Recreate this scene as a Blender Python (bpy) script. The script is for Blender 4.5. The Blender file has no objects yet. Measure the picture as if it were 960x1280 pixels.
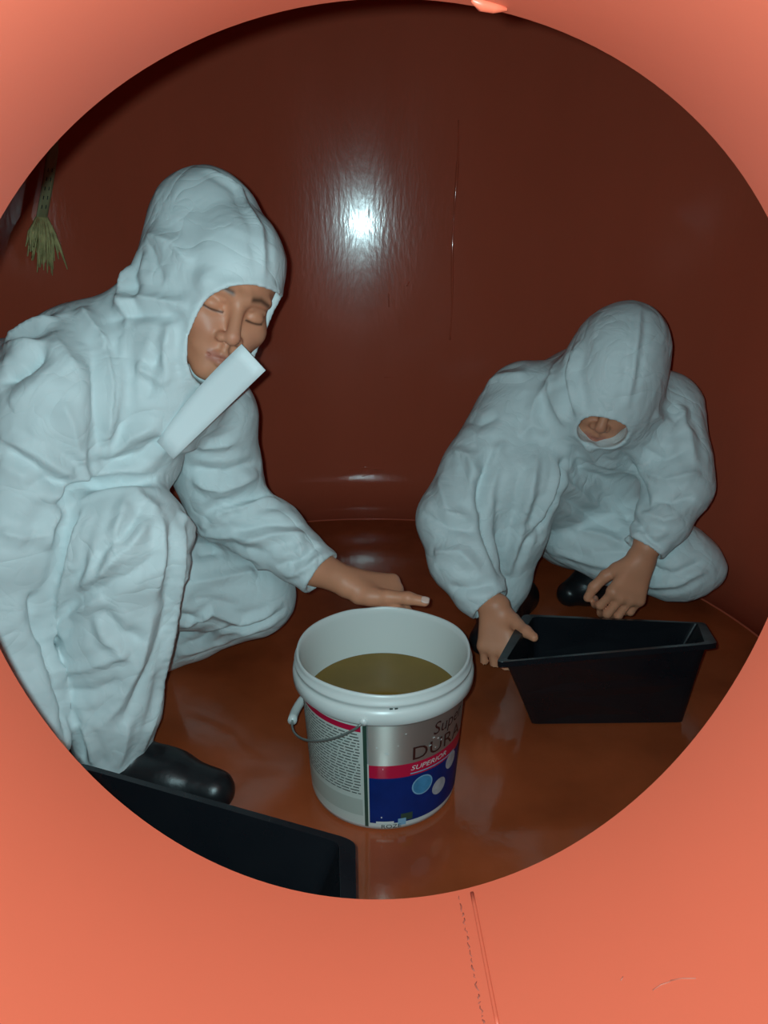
import bpy, bmesh, math, random
import numpy as np
from mathutils import Matrix, Vector
random.seed(4); np.random.seed(4)
scene = bpy.context.scene
C = scene.collection

# ---------------------------------------------------------------- camera
F = 961.0                      # focal length in pixels of the 960 x 1280 frame
CAMH = 0.88                    # camera height above the tank floor
PITCH, YAW = math.radians(20.484), math.radians(1.731)
fw = np.array([math.sin(YAW)*math.cos(PITCH), math.cos(YAW)*math.cos(PITCH), -math.sin(PITCH)])
rt = np.array([math.cos(YAW), -math.sin(YAW), 0.0])
up = np.cross(rt, fw)
CAM = np.array([0.0, 0.0, CAMH])
cd = bpy.data.cameras.new('camera'); cam = bpy.data.objects.new('camera', cd); C.objects.link(cam)
cd.sensor_fit = 'VERTICAL'; cd.sensor_height = 24.0; cd.lens = F/1280*24.0; cd.clip_start = 0.01
M = Matrix.Identity(4)
for i in range(3):
    M[i][0], M[i][1], M[i][2], M[i][3] = rt[i], up[i], -fw[i], CAM[i]
cam.matrix_world = M
scene.camera = cam

# ---------------------------------------------------------------- light: dim surroundings + the phone's flash
w = bpy.data.worlds.new('outside'); scene.world = w; w.use_nodes = True
w.node_tree.nodes['Background'].inputs[0].default_value = (0.62, 0.66, 0.72, 1)
w.node_tree.nodes['Background'].inputs[1].default_value = 0.12
ld = bpy.data.lights.new('phone_flash_offscreen', 'AREA'); ld.shape = 'DISK'; ld.size = 0.010; ld.energy = 7.6
ld.color = (0.63, 0.97, 1.03)
lo = bpy.data.objects.new('phone_flash_offscreen', ld); C.objects.link(lo)
lm = M.copy()
for i in range(3): lm[i][3] = (CAM + rt*-0.017 + up*0.010 + fw*0.004)[i]
lo.matrix_world = lm
scene.view_settings.view_transform = 'Standard'; scene.view_settings.look = 'None'
scene.view_settings.gamma = 1.0; scene.view_settings.exposure = 0.12
scene.view_settings.use_curve_mapping = False

# ---------------------------------------------------------------- pixel helpers
def ray(px, py):
    return fw + rt*((px-480)/F) - up*((py-640)/F)
def P(px, py, Y):                     # point on the pixel's ray at world distance Y
    d = ray(px, py); return CAM + d*(Y/d[1])
def PZ(px, py, z):                    # point on the pixel's ray at height z
    d = ray(px, py); return CAM + d*((z-CAMH)/d[2])
def PD(px, py, depth):
    return CAM + ray(px, py)*depth
def cw(v):                            # camera axes (right, down, depth) -> world direction
    return rt*v[0] - up*v[1] + fw*v[2]
def project(V):
    v = V-CAM; z = v@fw
    return 480+F*(v@rt)/z, 640-F*(v@up)/z, z
def nrm(v):
    v = np.asarray(v, float); return v/np.linalg.norm(v)

# ---------------------------------------------------------------- object helpers
def link(name, me, mat=None, parent=None, smooth=True):
    o = bpy.data.objects.new(name, me); C.objects.link(o)
    if mat: me.materials.append(mat)
    if smooth:
        for p in me.polygons: p.use_smooth = True
    if parent: o.parent = parent; o.matrix_parent_inverse = parent.matrix_world.inverted()
    return o
def pyobj(name, V, Fc, mat=None, parent=None, smooth=True):
    me = bpy.data.meshes.new(name); me.from_pydata([tuple(map(float, v)) for v in V], [], Fc); me.update()
    return link(name, me, mat, parent, smooth)
def bmobj(name, bm, mat=None, parent=None, smooth=True):
    bmesh.ops.recalc_face_normals(bm, faces=bm.faces)
    me = bpy.data.meshes.new(name); bm.to_mesh(me); bm.free()
    return link(name, me, mat, parent, smooth)
def tag(o, label, cat, group=None):
    o['label'] = label; o['category'] = cat
    if group: o['group'] = group
    return o
def thing(name, label, cat, loc, group=None):
    o = bpy.data.objects.new(name, None); C.objects.link(o); o.location = tuple(loc); o.empty_display_size = 0.05
    bpy.context.view_layer.update()
    return tag(o, label, cat, group)
def tube(name, pts, r, mat, parent=None, n=8, caps=True):
    pts = [np.asarray(p, float) for p in pts]; V = []; Fc = []
    rr = r if hasattr(r, '__len__') else [r]*len(pts)
    ref = np.array([0.13, 0.31, 0.94])
    for i, p in enumerate(pts):
        t = nrm(pts[min(i+1, len(pts)-1)]-pts[max(i-1, 0)])
        a = nrm(np.cross(t, ref)); b = np.cross(t, a)
        for k in range(n):
            an = 2*math.pi*k/n; V.append(p+rr[i]*(math.cos(an)*a+math.sin(an)*b))
    for i in range(len(pts)-1):
        for k in range(n):
            Fc.append((i*n+k, i*n+(k+1) % n, (i+1)*n+(k+1) % n, (i+1)*n+k))
    if caps:
        Fc.append(tuple(range(n))[::-1]); Fc.append(tuple((len(pts)-1)*n+k for k in range(n)))
    return pyobj(name, V, Fc, mat, parent)
def lathe(prof, n=96):                # profile (r, z) -> vertices and faces about z
    V = []; Fc = []
    for r, z in prof:
        for k in range(n):
            a = 2*math.pi*k/n; V.append((r*math.cos(a), r*math.sin(a), z))
    for i in range(len(prof)-1):
        for k in range(n):
            Fc.append((i*n+k, i*n+(k+1) % n, (i+1)*n+(k+1) % n, (i+1)*n+k))
    return V, Fc

# ---------------------------------------------------------------- materials
def mat(name, col, rough=0.5, metal=0.0, spec=0.5, coat=0.0, var=0.0, vscale=8.0, bump=0.0, bscale=60.0, stretch=(1, 1, 1), bdist=0.002, rvar=0.0, detail=4.0):
    m = bpy.data.materials.new(name); m.use_nodes = True
    nt = m.node_tree; b = nt.nodes['Principled BSDF']
    b.inputs['Base Color'].default_value = (*col, 1); b.inputs['Roughness'].default_value = rough
    b.inputs['Metallic'].default_value = metal; b.inputs['Specular IOR Level'].default_value = spec
    if coat: b.inputs['Coat Weight'].default_value = coat; b.inputs['Coat Roughness'].default_value = 0.12
    tc = nt.nodes.new('ShaderNodeTexCoord'); mp = nt.nodes.new('ShaderNodeMapping')
    mp.inputs['Scale'].default_value = stretch
    nt.links.new(tc.outputs['Object'], mp.inputs['Vector'])
    if var or rvar:
        n = nt.nodes.new('ShaderNodeTexNoise'); n.inputs['Scale'].default_value = vscale; n.inputs['Detail'].default_value = 5
        nt.links.new(mp.outputs[0], n.inputs['Vector'])
        if var:
            mr = nt.nodes.new('ShaderNodeMapRange'); mr.inputs['To Min'].default_value = 1-var; mr.inputs['To Max'].default_value = 1+var
            mr.inputs['From Min'].default_value = 0.3; mr.inputs['From Max'].default_value = 0.7
            nt.links.new(n.outputs['Fac'], mr.inputs['Value'])
            mx = nt.nodes.new('ShaderNodeMix'); mx.data_type = 'RGBA'; mx.blend_type = 'MULTIPLY'; mx.inputs['Factor'].default_value = 1
            mx.inputs[6].default_value = (*col, 1); nt.links.new(mr.outputs[0], mx.inputs[7])
            nt.links.new(mx.outputs[2], b.inputs['Base Color'])
        if rvar:
            m2 = nt.nodes.new('ShaderNodeMapRange'); m2.inputs['From Min'].default_value = 0.35; m2.inputs['From Max'].default_value = 0.65
            m2.inputs['To Min'].default_value = max(0.02, rough-rvar); m2.inputs['To Max'].default_value = rough+rvar
            nt.links.new(n.outputs['Fac'], m2.inputs['Value']); nt.links.new(m2.outputs[0], b.inputs['Roughness'])
    if bump:
        n2 = nt.nodes.new('ShaderNodeTexNoise'); n2.inputs['Scale'].default_value = bscale; n2.inputs['Detail'].default_value = detail
        nt.links.new(mp.outputs[0], n2.inputs['Vector'])
        bp = nt.nodes.new('ShaderNodeBump'); bp.inputs['Strength'].default_value = bump; bp.inputs['Distance'].default_value = bdist
        nt.links.new(n2.outputs['Fac'], bp.inputs['Height']); nt.links.new(bp.outputs[0], b.inputs['Normal'])
    return m
def creases(m):
    # crumpled-cloth relief: two scales of warped ridges
    nt = m.node_tree; b = nt.nodes['Principled BSDF']; tc = nt.nodes.new('ShaderNodeTexCoord')
    def noise(sc, dist, det=2.0):
        n = nt.nodes.new('ShaderNodeTexNoise'); n.inputs['Scale'].default_value = sc; n.inputs['Distortion'].default_value = dist; n.inputs['Detail'].default_value = det
        nt.links.new(tc.outputs['Object'], n.inputs['Vector']); return n
    prev = None
    for sc, dist, h in ((6.0, 1.4, 0.011), (19.0, 1.0, 0.0036)):
        n = noise(sc, dist); a = nt.nodes.new('ShaderNodeMath'); a.operation = 'SUBTRACT'; a.inputs[1].default_value = 0.5; nt.links.new(n.outputs['Fac'], a.inputs[0])
        c_ = nt.nodes.new('ShaderNodeMath'); c_.operation = 'ABSOLUTE'; nt.links.new(a.outputs[0], c_.inputs[0])
        p = nt.nodes.new('ShaderNodeMath'); p.operation = 'POWER'; p.inputs[1].default_value = 0.7; nt.links.new(c_.outputs[0], p.inputs[0])
        bp = nt.nodes.new('ShaderNodeBump'); bp.inputs['Strength'].default_value = 0.55; bp.inputs['Distance'].default_value = h
        nt.links.new(p.outputs[0], bp.inputs['Height'])
        if prev: nt.links.new(prev.outputs[0], bp.inputs['Normal'])
        prev = bp
    nt.links.new(prev.outputs[0], b.inputs['Normal'])
RED = (0.58, 0.110, 0.058)
M_wall = mat('red_oxide_gloss_paint', RED, rough=0.15, spec=0.5, var=0.08, vscale=2.2, rvar=0.05, bump=0.30, bscale=90, stretch=(1, 1, 0.30), bdist=0.0010)
M_wall.node_tree.nodes['Principled BSDF'].inputs['Coat Weight'].default_value = 0.35
M_wall.node_tree.nodes['Principled BSDF'].inputs['Coat Roughness'].default_value = 0.09
[M_wall.node_tree.links.new(n_.outputs[0], M_wall.node_tree.nodes['Principled BSDF'].inputs['Coat Normal']) for n_ in M_wall.node_tree.nodes if n_.type == 'BUMP']
M_floor = mat('wet_red_oxide_floor', (0.37, 0.076, 0.024), rough=0.12, spec=0.5, coat=0.35, var=0.28, vscale=5, bump=0.25, bscale=45, bdist=0.0015, rvar=0.08)
M_neck = mat('red_oxide_matt_paint', RED, rough=0.42, spec=0.5, var=0.03, vscale=3, bump=0.1, bscale=25)
M_ceil = mat('tank_top_paint', RED, rough=0.3)
M_crack = mat('weld_line_dark', (0.30, 0.075, 0.05), rough=0.6)
M_suit = mat('white_coverall_fabric', (0.71, 0.775, 0.785), rough=0.55, spec=0.35)
creases(M_suit)
M_scratch = mat('primer_scratch', (0.45, 0.125, 0.08), rough=0.6)
M_suit2 = M_suit
M_flap = mat('coverall_flap_fabric', (0.80, 0.85, 0.86), rough=0.5, spec=0.35, bump=0.15, bscale=20, bdist=0.003)
M_shirt = mat('grey_undershirt', (0.50, 0.54, 0.56), rough=0.8, bump=0.3, bscale=90, bdist=0.001)
M_boot = mat('black_rubber', (0.010, 0.011, 0.013), rough=0.36, spec=0.5, bump=0.3, bscale=30, bdist=0.004)
M_tray = mat('black_plastic', (0.009, 0.010, 0.013), rough=0.32, spec=0.45, bump=0.2, bscale=40, bdist=0.002, rvar=0.1, vscale=12)
M_plastic = mat('white_bucket_plastic', (0.68, 0.70, 0.68), rough=0.32, spec=0.5)
M_silver = mat('silver_label_film', (0.62, 0.59, 0.54), rough=0.42, metal=0.8)
nt = M_silver.node_tree; tg = nt.nodes.new('ShaderNodeTangent'); tg.direction_type = 'RADIAL'; tg.axis = 'Z'
b_ = nt.nodes['Principled BSDF']; nt.links.new(tg.outputs[0], b_.inputs['Tangent']); b_.inputs['Anisotropic'].default_value = 0.9; b_.inputs['Anisotropic Rotation'].default_value = 0.25
M_redl = mat('crimson_print', (0.55, 0.008, 0.05), rough=0.35)
M_blue = mat('blue_print', (0.003, 0.022, 0.16), rough=0.5, spec=0.2, var=0.15, vscale=30)
M_panel = mat('pale_label_panel', (0.60, 0.63, 0.58), rough=0.4, spec=0.4)
M_panel2 = mat('grey_label_block', (0.46, 0.50, 0.45), rough=0.4)
M_ink = mat('dark_ink', (0.03, 0.035, 0.03), rough=0.5)
M_inkred = mat('maroon_ink', (0.055, 0.012, 0.010), rough=0.4)
M_green = mat('dark_green_print', (0.03, 0.07, 0.05), rough=0.4)
M_cyan = mat('badge_blue', (0.05, 0.25, 0.46), rough=0.4, var=0.2, vscale=60)
M_ring = mat('badge_ring', (0.22, 0.42, 0.60), rough=0.4)
M_grey = mat('badge_grey', (0.42, 0.42, 0.45), rough=0.4, var=0.2, vscale=60)
M_wire = mat('steel_wire', (0.32, 0.36, 0.34), rough=0.35, metal=0.7)
M_liquid = mat('murky_liquid', (0.21, 0.120, 0.018), rough=0.06, spec=0.3, var=0.1, vscale=12, bump=0.05, bscale=14)
M_strap = mat('olive_webbing', (0.34, 0.31, 0.16), rough=0.7, bump=0.5, bscale=200, bdist=0.001)
M_tuft = mat('frayed_fibre', (0.58, 0.50, 0.22), rough=0.7, var=0.3, vscale=60, bump=0.6, bscale=120, bdist=0.003)
M_nail = mat('fingernail', (0.75, 0.50, 0.42), rough=0.25)
M_ringm = mat('ring_metal', (0.75, 0.74, 0.70), rough=0.2, metal=1.0)
M_drip = mat('paint_run', RED, rough=0.06)

def skin_mat():
    m = mat('skin', (0.42, 0.20, 0.12), rough=0.48, spec=0.4, bump=0.12, bscale=160, bdist=0.001)
    nt = m.node_tree; b = nt.nodes['Principled BSDF']
    at = nt.nodes.new('ShaderNodeAttribute'); at.attribute_name = 'tone'
    nt.links.new(at.outputs['Color'], b.inputs['Base Color'])
    b.inputs['Subsurface Weight'].default_value = 0.08
    b.inputs['Subsurface Radius'].default_value = (0.006, 0.002, 0.001)
    b.inputs['Subsurface Scale'].default_value = 1.0
    return m
M_skin = skin_mat()

# ---------------------------------------------------------------- the tank (upright cylinder with a manhole neck)
TC = np.array([0.0, 1.38]); TR = 0.91; TH = 1.95
HX, HZ, HR = 0.0215, CAMH-0.1997, 0.311
def struct(o):
    o['kind'] = 'structure'; return o
def wall_pt(a, z):                    # a = angle from the front (-y), positive towards +x
    return (TC[0]+TR*math.sin(a), TC[1]-TR*math.cos(a), z)
def cyl_patch(a0, a1, z0, z1, na, nz):
    V = [wall_pt(a0+(a1-a0)*i/na, z0+(z1-z0)*j/nz) for j in range(nz+1) for i in range(na+1)]
    Fc = [(j*(na+1)+i, j*(na+1)+i+1, (j+1)*(na+1)+i+1, (j+1)*(na+1)+i) for j in range(nz) for i in range(na)]
    return V, Fc
def shell_out(o, t=0.008):           # outer skin of the plate, parallel to the inner one
    me = o.data; V = [v.co.copy() for v in me.vertices]; Fc = [tuple(p.vertices) for p in me.polygons]; m = len(V)
    cnt = {}
    for f_ in Fc:
        for a, b in zip(f_, f_[1:]+f_[:1]): cnt[(a, b)] = 1
    W = V+[Vector((TC[0]+(v.x-TC[0])*(1+t/TR), TC[1]+(v.y-TC[1])*(1+t/TR), v.z)) for v in V]
    G = Fc+[tuple(i+m for i in f_[::-1]) for f_ in Fc]+[(b, a, a+m, b+m) for (a, b) in cnt if (b, a) not in cnt]
    me.clear_geometry(); me.from_pydata(W, [], G); me.update()
    for p in me.polygons: p.use_smooth = True
    return o
def solid(o, t, off):
    md = o.modifiers.new('thickness', 'SOLIDIFY'); md.thickness = t; md.offset = off; return o
V, Fc = cyl_patch(math.pi/2, 1.5*math.pi, -0.01, TH, 96, 12)
wb = struct(pyobj('wall_back', V, [f[::-1] for f in Fc], M_wall)); shell_out(wb)
# front half: panel around the hole
V = []; Fc = []
def add(vf, flip=False):
    o = len(V); V.extend(vf[0]); Fc.extend([tuple(o+i for i in (f[::-1] if flip else f)) for f in vf[1]])
A0 = 0.46; Z0, Z1 = 0.28, 1.10
add(cyl_patch(-math.pi/2, -A0, -0.01, TH, 20, 8)); add(cyl_patch(A0, math.pi/2, -0.01, TH, 20, 8))
add(cyl_patch(-A0, A0, -0.01, Z0, 20, 3)); add(cyl_patch(-A0, A0, Z1, TH, 20, 6))
n = 160; rings = 8; base = len(V)
for j in range(rings+1):
    for k in range(n):
        t = 2*math.pi*k/n; x = HX+(HR+0.004)*math.cos(t); z = HZ+(HR+0.004)*math.sin(t); a = math.asin(x/TR)
        ca, ch = math.cos(t), math.sin(t); s = 1/max(abs(ca), abs(ch))
        a2 = A0*ca*s; z2 = (Z0+Z1)/2+(Z1-Z0)/2*ch*s
        q = j/rings; V.append(wall_pt(a+(a2-a)*q, z+(z2-z)*q))
for j in range(rings):
    for k in range(n):
        Fc.append((base+j*n+k, base+(j+1)*n+k, base+(j+1)*n+(k+1) % n, base+j*n+(k+1) % n))
wf = struct(pyobj('wall_front', V, [f[::-1] for f in Fc], M_wall)); shell_out(wf)
# neck
def front_y(x): return TC[1]-math.sqrt(TR*TR-(x-TC[0])**2)
V = []; Fc = []; n = 192; L0 = 0.17; J = 14
for j in range(J+1):
    for k in range(n):
        t = 2*math.pi*k/n; x = HX+HR*math.cos(t); z = HZ+HR*math.sin(t); y1 = front_y(x)+0.002
        V.append((x, L0+(y1-L0)*j/J, z))
for j in range(J):
    for k in range(n): Fc.append((j*n+k, j*n+(k+1) % n, (j+1)*n+(k+1) % n, (j+1)*n+k))
m0 = len(V); RO = HR+0.008
V += [(HX+RO*math.cos(2*math.pi*k/n), L0, HZ+RO*math.sin(2*math.pi*k/n)) for k in range(n)]
V += [(HX+RO*math.cos(2*math.pi*k/n), front_y(HX+RO*math.cos(2*math.pi*k/n))+0.002, HZ+RO*math.sin(2*math.pi*k/n)) for k in range(n)]
for k in range(n):
    Fc.append((m0+k, m0+n+k, m0+n+(k+1) % n, m0+(k+1) % n)); Fc.append((k, m0+k, m0+(k+1) % n, (k+1) % n)); Fc.append((J*n+k, J*n+(k+1) % n, m0+n+(k+1) % n, m0+n+k))
neck = struct(pyobj('manhole_neck', V, Fc, M_neck)); neck.data.set_sharp_from_angle(angle=math.radians(40))
bm = bmesh.new()                      # bolted flange at the outer end
rings_ = [(HR+0.006, L0), (HR+0.075, L0), (HR+0.075, L0+0.02), (HR+0.006, L0+0.02)]
vs = [[bm.verts.new((HX+r*math.cos(2*math.pi*k/96), y, HZ+r*math.sin(2*math.pi*k/96))) for k in range(96)] for r, y in rings_]
for j in range(4):
    for k in range(96): bm.faces.new((vs[j][k], vs[j][(k+1) % 96], vs[(j+1) % 4][(k+1) % 96], vs[(j+1) % 4][k]))
fl = bmobj('flange', bm, M_neck, neck, smooth=False)
# longitudinal weld on the neck floor: raised bead and the broken dark line beside it
def neck_pt(px, py, lift=0.0):
    d = ray(px, py); ox, oz = CAM[0]-HX, CAM[2]-HZ; R = HR-lift
    a = d[0]**2+d[2]**2; b = 2*(ox*d[0]+oz*d[2]); c = ox*ox+oz*oz-R*R
    return CAM+d*((-b+math.sqrt(b*b-4*a*c))/(2*a))
wl = [neck_pt(590+ (t*33), 1116+t*170, 0.0005) for t in np.linspace(0, 1, 12)]
tube('weld_bead', wl, 0.0016, M_neck, neck, n=6)
t0 = 0.0
while t0 < 0.97:
    t1 = t0+random.uniform(0.015, 0.075); r_ = random.uniform(0.0003, 0.0007)
    tube('weld_crack', [neck_pt(574+t*32+random.uniform(-1.5, 1.5), 1120+t*165, 0.0001) for t in np.linspace(t0, t1, 4)], [r_*0.5, r_, r_, r_*0.4], M_crack, neck, n=5)
    t0 = t1+random.uniform(0.004, 0.03)
for pts in ([(776, 1226), (779, 1221)], [(816, 1238), (826, 1231), (838, 1227)], [(838, 1226), (852, 1223), (870, 1223)]):
    tube('scratch', [neck_pt(x, y, 0.0) for x, y in pts], 0.0005, M_scratch, neck, n=5)
tube('weld_spatter', [neck_pt(x, y, 0.001) for x, y in ((590, 0), (602, 5), (618, 9), (634, 12))], [0.001, 0.0035, 0.003, 0.0008], M_neck, neck, n=8)
# floor, ceiling
V, Fc = lathe([(TR+0.006, 0), (0.6, 0), (0.3, 0), (0.02, 0)], 96); V = [(x+TC[0], y+TC[1], z) for x, y, z in V]
Fc.append(tuple(range(3*96, 4*96))[::-1])
fo = struct(pyobj('floor', V, [f[::-1] for f in Fc], M_floor, smooth=False)); solid(fo, 0.01, 1)
V2 = [(x, y, TH) for x, y, z in V]
co = struct(pyobj('ceiling', V2, Fc, M_ceil, smooth=False)); solid(co, 0.01, 1)
def wall_hit(px, py, lift=0.0):
    d = ray(px, py); o = CAM[:2]-TC; a = d[0]**2+d[1]**2; b = 2*(o[0]*d[0]+o[1]*d[1]); c = o@o-(TR-lift)**2
    return CAM+d*((-b+math.sqrt(b*b-4*a*c))/(2*a))
# fillet bead where wall meets floor, and runs of paint on the wall
V, Fc = lathe([(TR-0.003, 0.0), (TR-0.0012, 0.001), (TR-0.0003, 0.003)], 128)
pyobj('weld_fillet', [(x+TC[0], y+TC[1], z) for x, y, z in V], [f[::-1] for f in Fc], M_wall, fo)
dr = [wall_hit(573+(562-573)*t+1.2*math.sin(9*t), 150+275*t, 0.0005) for t in np.linspace(0, 1, 40)]
tube('paint_run', dr, [0.0016+0.0026*abs(math.sin(7*t))*(1 if 0.2 < t < 0.8 else .4) for t in np.linspace(0, 1, 40)], M_drip, wb, n=6)
for pts in ([(436, 588), (456, 584), (480, 588)], [(452, 596), (466, 592), (478, 588)], [(486, 366), (486, 384)], [(508, 358), (512, 352)], [(480, 472), (492, 472)]):
    tube('paint_run', [wall_hit(x, y, 0.0003) for x, y in pts], 0.0012, M_drip, wb, n=6)

# ---------------------------------------------------------------- signed-distance modelling (numpy) and surface nets
def axis(spans):                      # [(lo, hi, step), ...] -> increasing coordinates
    out = [spans[0][0]]
    for lo, hi, st in spans:
        while out[-1] < hi-1e-9: out.append(out[-1]+st)
    return np.array(out)
def axis_fine(lo, hi, coarse, fine):  # fine = [(a, b, step)]
    ev = sorted(fine); out = [lo]
    while out[-1] < hi:
        st = coarse
        for a, b, s in ev:
            if a-coarse <= out[-1] <= b: st = min(st, s)
        out.append(out[-1]+st)
    return np.array(out)
def smin(a, b, k):
    h = np.maximum(k-np.abs(a-b), 0)/k
    return np.minimum(a, b)-h*h*k*0.25
class Field:
    def __init__(s, xs, ys, zs):
        s.ax = (xs, ys, zs); s.v = np.full((len(xs), len(ys), len(zs)), 0.2, np.float32)
    def box(s, lo, hi, mg):
        sl = []
        for a in range(3):
            i0 = int(np.searchsorted(s.ax[a], lo[a]-mg)); i1 = int(np.searchsorted(s.ax[a], hi[a]+mg))
            sl.append(slice(max(0, i0-1), min(len(s.ax[a]), i1+1)))
        g = [s.ax[0][sl[0]][:, None, None], s.ax[1][sl[1]][None, :, None], s.ax[2][sl[2]][None, None, :]]
        return tuple(sl), g
    def put(s, fn, lo, hi, k=0.02, sub=False):
        sl, g = s.box(np.asarray(lo), np.asarray(hi), k+0.02)
        if any(q.stop <= q.start for q in sl): return
        d = fn(*g).astype(np.float32)
        if sub: s.v[sl] = -smin(-s.v[sl], d, k)
        else: s.v[sl] = smin(s.v[sl], d, k)
    def cone(s, a, b, ra, rb, k=0.02, sub=False):
        a = np.asarray(a, float); b = np.asarray(b, float); ab = b-a; L2 = max(ab@ab, 1e-9)
        def fn(x, y, z):
            t = np.clip(((x-a[0])*ab[0]+(y-a[1])*ab[1]+(z-a[2])*ab[2])/L2, 0, 1)
            return np.sqrt((x-a[0]-t*ab[0])**2+(y-a[1]-t*ab[1])**2+(z-a[2]-t*ab[2])**2)-(ra+(rb-ra)*t)
        r = max(ra, rb); s.put(fn, np.minimum(a, b)-r, np.maximum(a, b)+r, k, sub)
    def chain(s, pts, rs, k=0.02):
        for i in range(len(pts)-1): s.cone(pts[i], pts[i+1], rs[i], rs[i+1], k)
    def ell(s, c, R, rad, k=0.02, sub=False):   # R rows = axes
        c = np.asarray(c, float); R = np.asarray(R, float)
        def fn(x, y, z):
            q = [(x-c[0])*R[i][0]+(y-c[1])*R[i][1]+(z-c[2])*R[i][2] for i in range(3)]
            k0 = np.sqrt(sum((q[i]/rad[i])**2 for i in range(3))); k1 = np.sqrt(sum((q[i]/rad[i]**2)**2 for i in range(3)))
            return k0*(k0-1)/np.maximum(k1, 1e-6)
        r = max(rad); s.put(fn, c-r, c+r, k, sub)
    def cuff(s, p, d, r, depth=0.018):     # square off a sleeve at p and hollow its end
        p = np.asarray(p, float); d = nrm(d)
        def fn(x, y, z):
            q = (x-p[0])*d[0]+(y-p[1])*d[1]+(z-p[2])*d[2]; rr = np.sqrt((x-p[0])**2+(y-p[1])**2+(z-p[2])**2)
            return np.maximum(-q, rr-r*2.2)
        s.put(fn, p-2.2*r, p+2.2*r, 0.004, True)
        s.cone(p-d*depth, p+d*0.02, r-0.0055, r-0.0045, 0.004, True)
    def mesh(s):
        v = s.v; ins = v < 0
        nx, ny, nz = v.shape
        cnt = np.zeros((nx-1, ny-1, nz-1), np.int8)
        for dx in (0, 1):
            for dy in (0, 1):
                for dz in (0, 1): cnt += ins[dx:nx-1+dx, dy:ny-1+dy, dz:nz-1+dz]
        I = np.argwhere((cnt > 0) & (cnt < 8)); idm = np.full(cnt.shape, -1, np.int32); idm[tuple(I.T)] = np.arange(len(I))
        acc = np.zeros((len(I), 3)); num = np.zeros(len(I))
        corners = [(a, b, c) for a in (0, 1) for b in (0, 1) for c in (0, 1)]
        for p in corners:
            for a in range(3):
                if p[a]: continue
                q = list(p); q[a] = 1
                i0 = I+np.array(p); i1 = I+np.array(q)
                v0 = v[tuple(i0.T)].astype(float); v1 = v[tuple(i1.T)].astype(float); ok = (v0 < 0) != (v1 < 0)
                t = np.where(ok, v0/np.where(ok, v0-v1, 1), 0)
                for d in range(3):
                    p0 = s.ax[d][i0[:, d]]; p1 = s.ax[d][i1[:, d]]; acc[:, d] += np.where(ok, p0+(p1-p0)*t, 0)
                num += ok
        V = acc/num[:, None]; Q = []
        for a in range(3):
            s0 = [slice(None)]*3; s1 = [slice(None)]*3; s0[a] = slice(0, -1); s1[a] = slice(1, None)
            E = np.argwhere(ins[tuple(s0)] != ins[tuple(s1)]); b, c = (a+1) % 3, (a+2) % 3
            E = E[(E[:, b] > 0) & (E[:, c] > 0) & (E[:, b] < v.shape[b]-1) & (E[:, c] < v.shape[c]-1)]
            fl = ins[tuple(E.T)]
            def cell(db, dc):
                e = E.copy(); e[:, b] += db; e[:, c] += dc; return idm[tuple(e.T)]
            q = np.stack([cell(-1, -1), cell(0, -1), cell(0, 0), cell(-1, 0)], 1)
            q[~fl] = q[~fl][:, ::-1]; Q.append(q)
        return V, np.concatenate(Q)
def vnormals(V, Q):
    d = np.cross(V[Q[:, 2]]-V[Q[:, 0]], V[Q[:, 3]]-V[Q[:, 1]]); N = np.zeros_like(V)
    for i in range(4): np.add.at(N, Q[:, i], d)
    return N/np.maximum(np.linalg.norm(N, axis=1), 1e-12)[:, None]
def relax(V, Q, it=1, lam=0.5):
    for _ in range(it):
        S = np.zeros_like(V); c = np.zeros(len(V))
        for i in range(4):
            j = Q[:, (i+1) % 4]; np.add.at(S, Q[:, i], V[j]); np.add.at(c, Q[:, i], 1)
            np.add.at(S, j, V[Q[:, i]]); np.add.at(c, j, 1)
        V = V+lam*(S/np.maximum(c, 1)[:, None]-V)
    return V
def fast_mesh(name, V, Q, m, parent):
    me = bpy.data.meshes.new(name); me.vertices.add(len(V)); me.vertices.foreach_set('co', V.astype(np.float32).ravel())
    me.loops.add(Q.size); me.loops.foreach_set('vertex_index', Q.astype(np.int32).ravel())
    me.polygons.add(len(Q)); me.polygons.foreach_set('loop_start', np.arange(0, Q.size, 4, dtype=np.int32))
    me.update(calc_edges=True); me.validate()
    o = link(name, me, m, parent, smooth=False)
    me.polygons.foreach_set('use_smooth', np.ones(len(me.polygons), bool)); me.update()
    return o
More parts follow.
